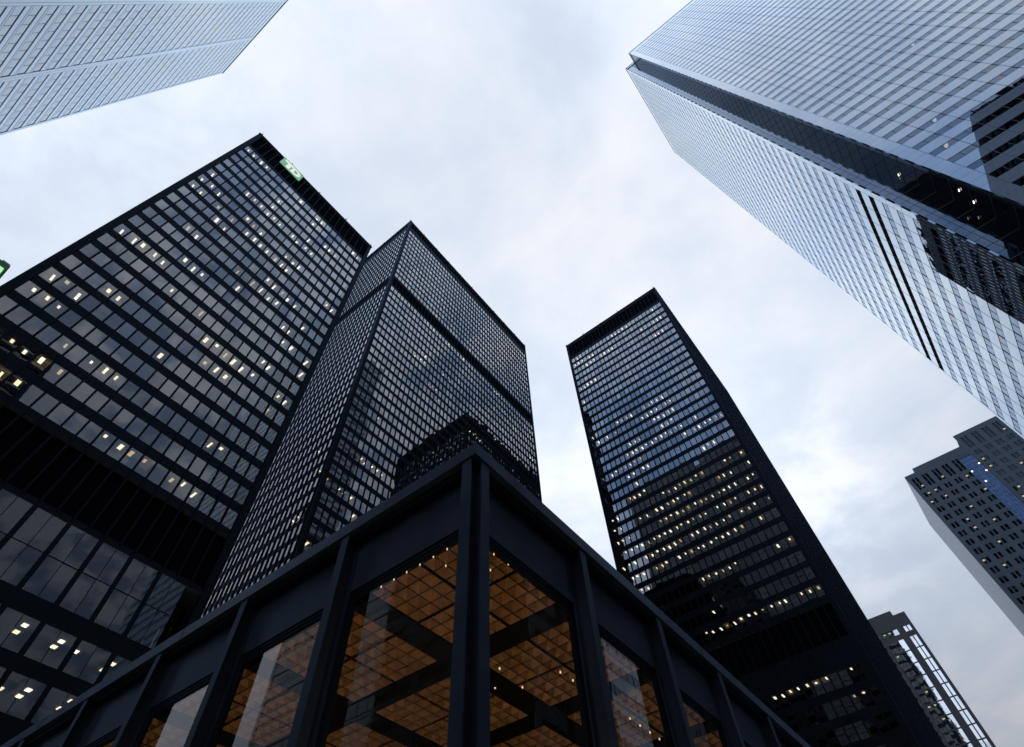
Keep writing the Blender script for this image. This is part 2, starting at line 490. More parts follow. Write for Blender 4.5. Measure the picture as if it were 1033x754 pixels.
# ------------------------------------------------------------------ black steel towers with I-beam mullions
def steel_tower(key, label, box, mod, corner, floors, louvres, lit, group=None, wide=(), cap=0.45, glazing=None, mull_from=None, mull=0.2):
    x0, x1, y0, y1, top = box
    root = thing('office_tower', label, 'office tower', group=group)
    root.location = (0, 0, 0)
    opens = sorted([(a, b, 'w') for a, b in floors] + [(a, b, 'l') for a, b in louvres] + [(a, b, 'x') for a, b in wide])
    # floor plates: their edge is the spandrel, their underside the ceiling below
    zz = 0.0
    for a, b, k in opens + [(top, top, 'e')]:
        if a - zz > 0.02:
            G().box(x0, x1, y0, y1, zz, a, 0, 1).out('spandrel', [M['steel'], M['ceiling']], root)
        zz = b
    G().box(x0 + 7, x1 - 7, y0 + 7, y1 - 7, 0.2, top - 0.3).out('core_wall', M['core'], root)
    gc = [(x0, y0), (x1, y0), (x0, y1), (x1, y1)]
    for cx, cy in gc:
        xa, xb = (cx - 0.02, cx + corner - 0.1) if cx == x0 else (cx - corner + 0.1, cx + 0.02)
        ya, yb = (cy - 0.02, cy + corner - 0.1) if cy == y0 else (cy - corner + 0.1, cy + 0.02)
        G().box(xa, xb, ya, yb, 0.1, top - 0.06).out('corner_column', M['steel'], root)
    G().box(x0 - 0.12, x1 + 0.12, y0 - 0.12, y1 + 0.12, top - cap, top + 0.05).out('roof_coping', M['steel'], root)
    # stubs for the window-cleaning rig along the two visible roof edges
    for fn in ('+X', '-Y'):
        fc = rect_faces(x0, x1, y0, y1)[fn]
        nd = int(fc.L // 7)
        for k in range(nd + 1):
            u = 0.4 + (fc.L - 0.8) * k / nd
            g = G()
            fc.box(g, u - 0.09, u + 0.09, top + 0.05, top + 0.75 + 0.25 * (k % 2), -0.05, 0.12)
            g.out('roof_davit', M['steel'], root)
    for a, b in louvres:
        for fn, fc in rect_faces(x0, x1, y0, y1).items():
            g = G()
            fc.box(g, corner - 0.2, fc.L - corner + 0.2, a + 0.003, b - 0.003, -0.9, -0.55)
            g.out('louvre_panel', M['louvre'], root)
    wins, lights, mulls = [], [], []
    z_first = mull_from if mull_from is not None else min(a for a, b, k in opens) - 0.4
    for fn, fc in rect_faces(x0, x1, y0, y1).items():
        n = int(round((fc.L - 2 * corner) / mod))
        m = (fc.L - 2 * corner) / n
        us = [corner + m * i for i in range(n + 1)]
        for u in us:
            g = G()
            fc.box(g, u - 0.11, u + 0.11, z_first, top - cap - 0.002, -0.12, 0.004)
            fc.box(g, u - 0.02, u + 0.02, z_first, top - cap - 0.002, 0.004, mull - 0.03)
            fc.box(g, u - 0.07, u + 0.07, z_first, top - cap - 0.002, mull - 0.03, mull)
            zq = [z_first + (top - z_first) * k / 6 for k in range(1, 7)]
            vis = seen([fc.p(u, zk, mull) for zk in zq], key)
            zs = [zk for zk, v in zip(zq, vis) if v] or [zq[-1]]
            q = [fc.p(u - 0.07, min(zs) - 2, mull), fc.p(u + 0.07, min(zs) - 2, mull), fc.p(u + 0.07, max(zs), mull), fc.p(u - 0.07, max(zs), mull)]
            mulls.append((q, g.V, g.F, 0))
        face_seen = float((EYE - fc.p(0, 0)) @ fc.n) > 0
        for a, b in floors:
            run, on = 0, False
            kind = 0
            for i in range(n):
                if run <= 0:
                    run = rng.randint(1, 6)
                    on = rng.random() < lit(fn, a, us[i] / fc.L)
                    kind = 0
                run -= 1
                v = pane(fc, us[i] + 0.09, us[i + 1] - 0.09, a + 0.002, b - 0.002, -0.06)
                mi = rng.choices((0, 1, 2), (0.52, 0.33, 0.15))[0]
                if on and mi == 2:
                    mi = 0
                if glazing:
                    mi = 2 if (key == 'tower2' and fn == '-Y') else min(mi, 1)
                wins.append((v, v, [(0, 1, 2, 3)], mi))
                if face_seen and on and rng.random() < 0.85:
                    uc = (us[i] + us[i + 1]) / 2 + rng.uniform(-0.25, 0.25)
                    w = rng.choice((0.11, 0.14, 0.19))
                    d0 = rng.choice((0.35, 0.55, 0.8))
                    it = light_box(fc, uc - w, uc + w, d0, d0 + rng.uniform(0.4, 1.1), b)
                    if fitting_visible(fc, it, a, b):
                        lights.append(it)
                    if rng.random() < 0.32:      # the fitting's light on the ceiling, painted as a faintly glowing sheet
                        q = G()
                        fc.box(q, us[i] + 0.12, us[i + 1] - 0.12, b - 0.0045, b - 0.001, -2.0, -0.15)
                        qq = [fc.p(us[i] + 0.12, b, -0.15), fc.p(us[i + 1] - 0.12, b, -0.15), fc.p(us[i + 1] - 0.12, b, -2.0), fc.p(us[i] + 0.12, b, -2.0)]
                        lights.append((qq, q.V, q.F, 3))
        for a, b in wide:                        # double bays with one thin mullion and a transom
            k = 0
            for i in range(0, n - 1, 2):
                for j in (0, 1):
                    h = [(a, (a + b) / 2 - 0.03), ((a + b) / 2 + 0.03, b)] if b - a > 4 else [(a, b)]
                    for za, zb in h:
                        v = pane(fc, us[i + j] + (0.22 if j == 0 else 0.03), us[i + j + 1] - (0.22 if j == 1 else 0.03), za + 0.002, zb - 0.002, -0.06)
                        wins.append((v, v, [(0, 1, 2, 3)], 3))
                    if face_seen and rng.random() < (0.3 if b - a > 4 else 0.7):
                        uc = (us[i + j] + us[i + j + 1]) / 2
                        d0 = rng.uniform(0.5, 1.8)
                        it = light_box(fc, uc - 0.2, uc + 0.2, d0, d0 + 0.5, b)
                        if fitting_visible(fc, it, a, b):
                            lights.append(it)
                    if face_seen and b - a < 4 and rng.random() < 0.5:
                        uc = (us[i + j] + us[i + j + 1]) / 2
                        d0 = rng.uniform(2.2, 3.2)
                        it = light_box(fc, uc - 0.2, uc + 0.2, d0, d0 + 0.5, b)
                        if fitting_visible(fc, it, a, b):
                            lights.append(it)
                g = G()
                fc.box(g, us[i] - 0.21, us[i] + 0.21, a + 0.003, b - 0.003, -0.15, -0.02)
                g.out('bay_column', M['steel'], root)
                if b - a > 4:
                    g = G()
                    fc.box(g, us[i] + 0.12, us[i + 2] - 0.12, (a + b) / 2 - 0.03, (a + b) / 2 + 0.03, -0.1, -0.02)
                    g.out('transom', M['steel'], root)
    lights = [(q, V, Fc, m_ if m_ == 3 else rng.choices((0, 1, 2), (0.5, 0.3, 0.2))[0]) for q, V, Fc, m_ in lights]
    split('window', wins, (glazing or TD_GLASS) + [M['side_glass']], root, key)
    split('ceiling_light', lights, [M['tube'], M['tube_white'], M['tube_dim'], M['ceiling_glow']], root, key)  # fittings, plus the sheets that paint their light on the ceiling
    split('mullion', mulls, [M['steel']], root, key, limit=90)
    return root


# left tower with the green bank sign
def lit1(fn, z, s):
    return 0.29 if fn == '+X' else 0.1


fl = [(45.2 + 3.643 * k, 45.2 + 3.643 * k + 2.38) for k in range(22)]
tower1 = steel_tower('tower1', 'broad black steel tower with a green bank sign below its roof edge', T1, 1.5, 0.76, fl,
                     [(37.75, 44.3), (125.1, 132.7)], lit1, group='black steel towers of one office complex',
                     wide=[(22.7, 25.25), (26.4, 29.05), (30.6, 37.15)], mull_from=37.6)


# bank sign on the left tower
def bank_sign():
    m_green = principled('sign_green', (0.10, 0.42, 0.24), 0.4)
    m_face = emit('sign_green_face', (0.22, 0.46, 0.31), 0.9)
    m_white = emit('sign_letter_white', (0.92, 1.0, 0.96), 0.85)
    y0, y1, z0, z1, x = -5.1, 0.15, 129.0, 133.25, -53.72
    g = G().box(x - 0.25, x, y0, y1, z0, z1)
    g.M[1] = 1
    s = g.out('sign', [m_green, m_face], tower1)
    h, w = z1 - z0, y1 - y0
    fx = x + 0.06

    def slab(poly):
        n = len(poly)
        V = [(fx, y0 + w * a, z0 + h * b) for a, b in poly] + [(x + 0.003, y0 + w * a, z0 + h * b) for a, b in poly]
        Fc = [tuple(range(n))] + [(i, n + i, n + (i + 1) % n, (i + 1) % n) for i in range(n)]
        return V, Fc
    g = G()
    for poly in ([(.10, .66), (.54, .66), (.54, .86), (.10, .86)], [(.26, .14), (.42, .14), (.42, .658), (.26, .658)]):
        g.add(*slab(poly))
    g.out('letter', [m_white], s)
    g = G()
    # D: stem joined to the T, with a round bowl
    outer = [(.56, .86)] + [(.68 + .24 * math.sin(a), .50 + .36 * math.cos(a)) for a in np.linspace(0, math.pi, 15)] + [(.46, .14)]
    inner = [(.62, .68)] + [(.67 + .12 * math.sin(a), .50 + .18 * math.cos(a)) for a in np.linspace(0, math.pi, 15)] + [(.62, .32)]
    outer = [(.462, .655), (.56, .655)] + outer
    outer = [(.56, .86)] + [(.68 + .24 * math.sin(a), .50 + .36 * math.cos(a)) for a in np.linspace(0, math.pi, 15)] + [(.46, .14)]
    n = len(outer)
    V = [(fx, y0 + w * a, z0 + h * b) for a, b in outer] + [(fx, y0 + w * a, z0 + h * b) for a, b in inner]
    Fc = [(i, n + i, n + (i + 1) % n, (i + 1) % n) for i in range(n)]
    g.add(V, Fc)
    g.out('letter', [m_white], s)


bank_sign()

# middle tower, tallest of the black ones, with a dark belt
fl = [(171.0 + 3.63 * k, 171.0 + 3.63 * k + 2.45) for k in range(13) if 171.0 + 3.63 * k + 2.4 < 216.5]
fl += [(161.4 - 3.66 * k - 0.4, 161.4 - 3.66 * k + 2.05) for k in range(40)]


def lit2(fn, z, s):
    if fn != '+X':
        return 0.03
    return 0.02 if z > 165 else 0.10


tower2 = steel_tower('tower2', 'tallest black steel tower with a dark belt, between the two other black towers', T2, 1.47, 0.9, fl,
                     [(164.4, 169.8), (217.0, 221.6)], lit2, group='black steel towers of one office complex', mull=0.15, glazing=BRIGHT_GLASS, mull_from=16)

# right black tower
fl = [(174.0 - 1.1 - 2.3 - 3.585 * k, 174.0 - 1.1 - 3.585 * k) for k in range(32) if 174.0 - 1.1 - 2.3 - 3.585 * k > 58.6]
fl += [(20 + 3.6 * k, 20 + 3.6 * k + 2.3) for k in range(9) if 20 + 3.6 * k + 2.3 < 51]
FLOOR3 = {}


def lit3(fn, z, s):
    if fn != '-Y':
        return 0.0
    if z not in FLOOR3:
        rr = random.Random(int(z * 10))
        if z > 163:
            FLOOR3[z] = rr.choice((0.65, 0.25, 0.6))
        elif z > 128:
            FLOOR3[z] = rr.choice((0.02, 0.04, 0.08))
        elif z > 97:
            FLOOR3[z] = rr.choice((0.3, 0.2, 0.45))
        elif z > 74:
            FLOOR3[z] = rr.choice((0.85, 0.95, 0.7))
        elif z > 62:
            FLOOR3[z] = rr.choice((0.05, 0.12))
        elif z > 57:
            FLOOR3[z] = 0.7
        else:
            FLOOR3[z] = 0.10
    return FLOOR3[z]


tower3 = steel_tower('tower3', 'black steel tower with a louvred crown and many warm lit windows', T3, 1.48, 0.85, fl,
                     [(52.0, 58.2), (174.6, 181.9)], lit3, group='black steel towers of one office complex', glazing=BRIGHT_GLASS, mull_from=16)

# ------------------------------------------------------------------ towers with white panels and window ribbons
M['white_panel'] = black_steel('white_glass_panel', (0.24, 0.305, 0.40), 0.0, 2.6, (0.80, 0.90, 1.0), 0.15, 1.78, 0.0, 0.04)
M['ribbon_glass'] = glass('ribbon_glass', (0.10, 0.12, 0.16), (0.66, 0.80, 1.0), 1.53, 2.2, wave=0.006)
M['ribbon_glass_warm'] = glass('ribbon_glass_warm', (0.12, 0.12, 0.14), (0.78, 0.84, 0.98), 1.53, 2.2, wave=0.006)
M['dark_glass'] = glass('dark_glass', (0.10, 0.10, 0.11), (0.45, 0.52, 0.62), 1.45, wave=0.004)
M['joint'] = principled('panel_joint', (0.03, 0.035, 0.045), 0.5)
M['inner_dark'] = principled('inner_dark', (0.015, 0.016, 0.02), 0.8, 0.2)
M['beige_panel'] = black_steel('pale_metal_panel', (0.11, 0.125, 0.15), 0.08, 3.0, (0.76, 0.885, 1.0), 0.2, 1.66, 0.04, 0.1)
M['edge_trim'] = principled('aluminium_trim', (0.45, 0.48, 0.54), 0.35, 0.5, metal=0.3)


def glass_tower():
    """right-hand tower: white spandrels, blue ribbons, and a dark notch where its two faces meet"""
    root = thing('office_tower', 'white panelled glass tower with a dark notched corner, at the upper right', 'office tower')
    x0, x1, y0, y1, top = 33.8, 90.0, 56.5, 109.3, 298.0
    nx, ny = 38.3, 61.0                           # the notch takes the corner out up to here
    poly = [(nx, y0), (x1, y0), (x1, y1), (x0, y1), (x0, ny), (nx, ny)]
    P0, H, RB = 95.3, 4.06, 1.62                  # ribbon sill, floor pitch, ribbon height
    ks = range(-20, 50)
    inset = 0.35
    core = [(nx + inset, y0 + inset), (x1 - inset, y0 + inset), (x1 - inset, y1 - inset), (x0 + inset, y1 - inset), (x0 + inset, ny + inset), (nx + inset, ny + inset)]
    zz = 0.0
    sp = []
    for k in ks:
        a = P0 + k * H
        if a + RB > top - 3:
            break
        if a - zz > 0.1:
            sp.append((zz, a))
        zz = a + RB
    sp.append((zz, top))
    deep = [(nx + 9, y0 + 9), (x1 - 9, y0 + 9), (x1 - 9, y1 - 9), (x0 + 9, y1 - 9), (x0 + 9, ny + 9), (nx + 9, ny + 9)]
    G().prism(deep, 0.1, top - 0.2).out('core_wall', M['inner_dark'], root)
    items = []
    for a, b in sp:
        g = G().prism(poly, a, b, 0, 1)
        fa = Face((nx, y0), (1, 0), x1 - nx)
        items.append(([fa.p(0, a), fa.p(fa.L, a), fa.p(fa.L, b), fa.p(0, b)], g.V, g.F, g.M))
    for q, V, Fc, m in items:
        mesh('spandrel', V, Fc, [M['white_panel'], M['ceiling']], m, root)
    fY = Face((nx, y0), (1, 0), x1 - nx)          # upper face, looks along -Y
    fX = Face((x0, y1), (0, -1), y1 - ny)         # lower face, looks along -X
    wins, joints, lights, minis = [], [], [], []
    ribs = [(b, c) for (a, b), (c, dd) in zip(sp[:-1], sp[1:])]
    for fc, band, flip in ((fY, 2.05, False), (fX, 1.2, True)):
        # u where the ribbons start: the edge next to the notch is a plain white band
        if flip:
            us = [fc.L - band - 1.775 * i for i in range(int((fc.L - band - 0.8) / 1.775) + 1)][::-1]
        else:
            us = [band + 1.775 * i for i in range(int((fc.L - band - 0.8) / 1.775) + 1)]
        for a, b in ribs:
            black = flip and (abs(a - (P0 + H)) < 0.1 or abs(a - P0) < 0.1)
            if black:
                g = G()
                fc.box(g, us[0], us[-1], a + 0.003, b - 0.003, -0.6, -0.45)
                g.out('louvre_panel', M['louvre'], root)
                continue
            for i in range(len(us) - 1):
                v = pane(fc, us[i] + 0.02, us[i + 1] - 0.02, a + 0.003, b - 0.003, -0.05, 0.002)
                wins.append((v, v, [(0, 1, 2, 3)], 1 if rng.random() < 0.12 else 0))
                if rng.random() < 0.012 and a < 130:
                    it = light_box(fc, us[i] + 0.5, us[i] + 1.0, 0.2, 0.8, b)
                    if fitting_visible(fc, it, a, b):
                        lights.append(it)
        # closing panels left and right of the ribbons
        for ua, ub in ((0.0, us[0]), (us[-1], fc.L)):
            g = G()
            fc.box(g, ua, ub, 0.5, top - 0.5, -0.3, 0.012)
            g.out('edge_panel', M['white_panel'], root)
            for kz in range(int((top - 40) / 2.03)):
                zj = P0 + RB / 2 - 0.8 - 26 * 2.03 + kz * 2.03
                if zj < top - 1:
                    q = G()
                    fc.box(q, ua + 0.02, ub - 0.02, zj - 0.018, zj + 0.018, 0.012, 0.016)
                    joints.append(([fc.p(ua, zj - 0.02), fc.p(ub, zj - 0.02), fc.p(ub, zj + 0.02), fc.p(ua, zj + 0.02)], q.V, q.F, 0))
        vs = []
        for i, u in enumerate(us):
            if i % 2 == (0 if not flip else (len(us) - 1) % 2):
                g = G()
                fc.box(g, u - 0.03, u + 0.03, 1, top - 0.6, -0.2, 0.015)
                g.out('mullion', M['joint'], root)
            else:
                for a, b in ribs:
                    q = G()
                    fc.box(q, u - 0.03, u + 0.03, a + 0.004, b - 0.004, -0.2, -0.02)
                    minis.append(([fc.p(u - .03, a), fc.p(u + .03, a), fc.p(u + .03, b), fc.p(u - .03, b)], q.V, q.F, 0))
        if flip:                                  # extra fine horizontal joints that the oblique face shows
            for a, b in sp:
                q = G()
                fc.box(q, us[0], us[-1], b - 0.05, b - 0.005, 0.0, 0.012)
                joints.append(([fc.p(us[0], b - 0.05), fc.p(us[-1], b - 0.05), fc.p(us[-1], b), fc.p(us[0], b)], q.V, q.F, 0))
    split('window', wins, [M['ribbon_glass'], M['ribbon_glass_warm']], root, 'glass')
    split('panel_joint', joints, [M['joint']], root, 'glass', limit=80)
    split('window_divider', minis, [M['joint']], root, 'glass', limit=80)
    # the dark notch: a smoked glass wall on the one side, a blue glazed strip by the lower face on the other
    n1 = Face((nx, ny), (0, -1), ny - y0)
    n2 = Face((x0, ny), (1, 0), nx - x0)
    dk, bl, fr, nl = [], [], G(), []
    for k in range(-20, 50):
        a, b = P0 + k * H - 1.6, P0 + k * H - 1.6 + H
        if b > top - 2.5:
            break
        v = pane(n1, 0.0, n1.L - 0.35, a + 0.05, b - 0.05, 0.03, 0.001)
        dk.append((v, v, [(0, 1, 2, 3)], 0))
        v = pane(n2, 2.25, n2.L - 0.01, a + 0.05, b - 0.05, 0.03, 0.001)
        dk.append((v, v, [(0, 1, 2, 3)], 0))
        for ua, ub in ((0.28, 1.2), (1.26, 2.2)):
            for za, zb in ((a + 0.04, a + H / 2 - 0.04), (a + H / 2 + 0.04, b - 0.04)):
                v = pane(n2, ua, ub, za, zb, 0.05, 0.001)
                bl.append((v, v, [(0, 1, 2, 3)], 0))
        g = G()
        n1.box(g, 0.0, n1.L - 0.35, a - 0.05, a + 0.05, 0.0, 0.06)
        n2.box(g, 0.28, n2.L, a - 0.05, a + 0.05, 0.0, 0.06)
        fr.add(g.V, g.F, 0)
    for fc, ua, ub in ((n1, 0.0, n1.L - 0.34), (n2, 0.26, n2.L)):
        g = G()
        fc.box(g, ua, ub, 12, top - 2.45, -0.2, 0.02)
        g.out('notch_wall', M['inner_dark'], root)
    split('notch_window', dk, [M['dark_glass']], root, 'glass', limit=60)
    split('notch_window', bl, [M['ribbon_glass']], root, 'glass', limit=60)
    fr.out('notch_transom', M['joint'], root, kind='stuff')
    for y, z in ((61.0 - 0.4, 94.6), (59.57, 77.0), (58.4, 79.5)):
        q = light_box(Face((nx - 0.06, ny), (0, -1), 9), ny - y - 0.22, ny - y + 0.22, -0.16, -0.06, z)
        nl.append(q)
    split('ceiling_light', nl + lights, [M['tube']], root, 'glass')
    g = G().prism([(nx - 0.15, y0 - 0.1), (x1 + 0.1, y0 - 0.1), (x1 + 0.1, y1 + 0.1), (x0 - 0.1, y1 + 0.1), (x0 - 0.1, ny - 0.1), (nx - 0.15, ny - 0.1)], top - 0.7, top + 0.1)
    g.out('roof_coping', M['edge_trim'], root)
    return root


glass_tower()


def pale_tower():
    """upper-left tower behind the viewer: pale panels in 18 m bays"""
    root = thing('office_tower', 'pale blue-grey panelled tower cut off at the upper left', 'office tower')
    x0, x1, y0, y1, top = -93.5, -19.5, -95.0, -43.7, 245.0
    H, SPH = 4.12, 1.75
    fc = rect_faces(x0, x1, y0, y1)['+Y']
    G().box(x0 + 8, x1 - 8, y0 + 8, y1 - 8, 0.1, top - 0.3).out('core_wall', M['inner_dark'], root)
    zb = [2.0 + H * k for k in range(int((top - 6) / H))]
    zz = 0
    ribs = []
    for k, z in enumerate(zb):
        a, b = z + SPH, z + H
        G().box(x0, x1, y0, y1, zz, a, 0, 1).out('spandrel', [M['beige_panel'], M['ceiling']], root)
        ribs.append((a, b))
        zz = b
    G().box(x0, x1, y0, y1, zz, top, 0, 1).out('spandrel', [M['beige_panel'], M['ceiling']], root)
    bay = 18.5
    wins, sills = [], []
    for fn, fc in rect_faces(x0, x1, y0, y1).items():
        nb = int(round(fc.L / bay))
        bw = fc.L / nb
        for j in range(nb + 1):
            w = 0.75
            ua, ub = max(0.0, j * bw - w), min(fc.L, j * bw + w)
            g = G()
            fc.box(g, ua, ub, 0.5, top - 0.4, -0.3, 0.05)
            g.out('pier', M['beige_panel'], root)
            if 0 < j < nb:
                for uu in (ua + 0.1, (ua + ub) / 2, ub - 0.1):
                    g = G()
                    fc.box(g, uu - 0.03, uu + 0.03, 1, top - 1, 0.05, 0.058)
                    g.out('panel_joint', M['joint'], root)
        for a, b in ribs:
            mech = 172 < a < 182
            for j in range(nb):
                n = 8
                u0, u1 = j * bw + 0.75, (j + 1) * bw - 0.75
                if j == 0:
                    u0 = 0.75
                m = (u1 - u0) / n
                for i in range(n):
                    v = pane(fc, u0 + i * m + 0.06, u0 + (i + 1) * m - 0.06, a + 0.12, b - 0.12, -0.06, 0.0015)
                    wins.append((v, v, [(0, 1, 2, 3)], 1 if mech else 0 if rng.random() < 0.8 else 1))
            if fn == '+Y':
                g = G()
                fc.box(g, 0.75, fc.L - 0.75, a + 0.002, a + 0.2, -0.3, -0.03)
                fc.box(g, 0.75, fc.L - 0.75, b - 0.26, b - 0.002, -0.3, -0.03)
                fc.box(g, 0.75, fc.L - 0.75, a - 0.55, a - 0.42, -0.02, 0.01)
                sills.append(([fc.p(0, a), fc.p(fc.L, a), fc.p(fc.L, b), fc.p(0, b)], g.V, g.F, 0))
    M['pale_glass'] = glass('pale_glass', (0.22, 0.25, 0.30), (0.80, 0.91, 1.0), 1.8, 2.5, wave=0.005)
    M['pale_glass_b'] = glass('pale_glass_blind', (0, 0, 0), (0.86, 0.94, 1.0), 1.8, 2.3, wave=0.005, blind=(0.10, 0.11, 0.13))
    split('window', wins, [M['pale_glass'], M['pale_glass_b'], M['louvre']], root, None)
    split('window_sill', sills, [M['joint']], root, None, limit=70)
    G().box(x0 - 0.15, x1 + 0.15, y0 - 0.15, y1 + 0.15, top - 0.6, top + 0.1).out('roof_coping', M['edge_trim'], root)
    return root


pale_tower()


def ribbed_tower(label, box):
    """a dark tower beyond the right of the frame, which the glass tower mirrors"""
    root = thing('office_tower', label, 'office tower')
    x0, x1, y0, y1, top = box
    m = black_steel('dark_steel_cladding', (0.018, 0.02, 0.024), 0.4, 0.3)
    G().box(x0 + 0.5, x1 - 0.5, y0 + 0.5, y1 - 0.5, 0.1, top - 0.5).out('wall', M['dark_glass'], root)
    z = 0
    while z < top - 3:
        G().box(x0, x1, y0, y1, z, z + 2.0).out('spandrel', m, root)
        z += 3.9
    G().box(x0 - 0.1, x1 + 0.1, y0 - 0.1, y1 + 0.1, top - 3, top).out('roof_coping', m, root)


ribbed_tower('dark steel tower mirrored in the lower right of the white panelled glass tower', (108.0, 150.0, -100.0, -13.0, 203.0))
ribbed_tower('lower dark block mirrored in the bottom windows of the sign-bearing black tower', (150.0, 185.0, -8.0, 46.0, 112.0))


# ------------------------------------------------------------------ two towers far off on the right
def paired_window_tower():
    root = thing('office_tower', 'stepped slate-grey tower with paired windows and a blue glazed strip', 'office tower')
    wall = principled('slate_cladding', (0.062, 0.085, 0.118), 0.5, 0.4, var=0.15, vscale=0.12)
    pale = principled('pale_ribbed_cladding', (0.26, 0.30, 0.37), 0.45, 0.5, var=0.30, vscale=0.9, bump=0.12, bscale=1.6)
    Y = 240.0
    G().box(33.0, 52.4, Y + 0.5, Y + 38, 0.1, 168.5).out('core_wall', M['inner_dark'], root)
    G().box(57.4, 99, Y + 0.5, Y + 40, 0.1, 176.0).out('core_wall', M['inner_dark'], root)
    G().box(37.0, 57.2, Y + 3.0, Y + 40, 160, 173.4).out('parapet', wall, root)
    # side wall, pale and ribbed
    g = G()
    g.box(32.0, 33.0, Y + 0.3, Y + 39, 0.1, 169.1)
    g.out('side_wall', pale, root)
    wins, lights = [], []

    def block(xa, xb, top, xs):
        fc = Face((xa, Y), (1, 0), xb - xa)
        edges = []
        for x in xs:
            edges += [(x, x + 0.95), (x + 1.35, x + 2.3)]
        last = xa
        for a, b in edges + [(xb, xb)]:          # piers between the windows
            g = G()
            g.box(last, a, Y, Y + 0.5, 0.1, top - 2.4)
            g.out('pier', wall, root)
            last = b
        G().box(xa, xb, Y, Y + 0.5, top - 2.4, top).out('parapet', wall, root)
        z = top - 2.4
        first = True
        while z > 20:
            h = 5.9 if first else 2.3
            for a, b in edges:
                v = pane(fc, a - xa + 0.003, b - xa - 0.003, z - h, z, -0.22, 0.003)
                wins.append((v, v, [(0, 1, 2, 3)], 0))
                G_sp.append((a, b, z - h - (1.75), z - h))
                if rng.random() < 0.13:
                    zl = z - (3.6 if first else 0)
                    q = G()
                    ua, ub = a - xa + 0.1, b - xa - 0.1
                    fc.box(q, ua, ub, zl - 1.0, zl - 0.45, -0.45, -0.28)
                    lights.append(([fc.p(ua, zl - 1, -.28), fc.p(ub, zl - 1, -.28), fc.p(ub, zl - .4, -.28), fc.p(ua, zl - .4, -.28)], q.V, q.F, 0))
            z -= h + 1.75
            first = False
    G_sp = []
    block(32.0, 52.0, 169.2, [33.4 + 4.05 * i for i in range(5)])
    block(57.0, 100.0, 177.0, [58.4 + 4.1 * i for i in range(10)])
    spi = []
    for a, b, za, zb in G_sp:
        g = G()
        g.box(a + 0.002, b - 0.002, Y + 0.06, Y + 0.5, za, zb)
        spi.append(([(a, Y, za), (b, Y, za), (b, Y, zb), (a, Y, zb)], g.V, g.F, 0))
    split('spandrel', spi, [wall], root, None, limit=100)
    gl = glass('smoked_glass', (0.15, 0.15, 0.16), (0.5, 0.6, 0.75), 1.4)
    split('window', wins, [gl], root, None)
    split('ceiling_light', lights, [M['tube']], root, None)
    # blue glazed strip between the two blocks
    fc = Face((52.0, Y + 0.2), (1, 0), 5.0)
    blue = black_steel('blue_glass', (0.13, 0.22, 0.42), 0.05, 1.3, (0.6, 0.78, 1.0), 0.6, 1.5, 0.03, 0.3)
    items, lights = [], []
    z = 166.0
    while z > 20:
        for i in range(5):
            v = pane(fc, i + 0.06, i + 0.94, z - 1.9, z, 0.0, 0.001)
            items.append((v, v, [(0, 1, 2, 3)], 0))
            if rng.random() < 0.03:
                q = G()
                fc.box(q, i + 0.3, i + 0.75, z - 1.2, z - 0.7, 0.02, 0.08)
                lights.append(([fc.p(i + .3, z - 1.2), fc.p(i + .75, z - 1.2), fc.p(i + .75, z - .7), fc.p(i + .3, z - .7)], q.V, q.F, 0))
        z -= 2.0
    split('glazed_strip', items, [blue], root, None, limit=60)
    split('strip_light', lights, [M['tube_white']], root, None)
    G().box(52.0, 57.0, Y + 0.3, Y + 1.0, 0.1, 166.1).out('strip_frame', M['joint'], root)
    G().box(52.0, 57.0, Y + 0.02, Y + 1.5, 166.1, 171.0).out('parapet', wall, root)
    return root


paired_window_tower()


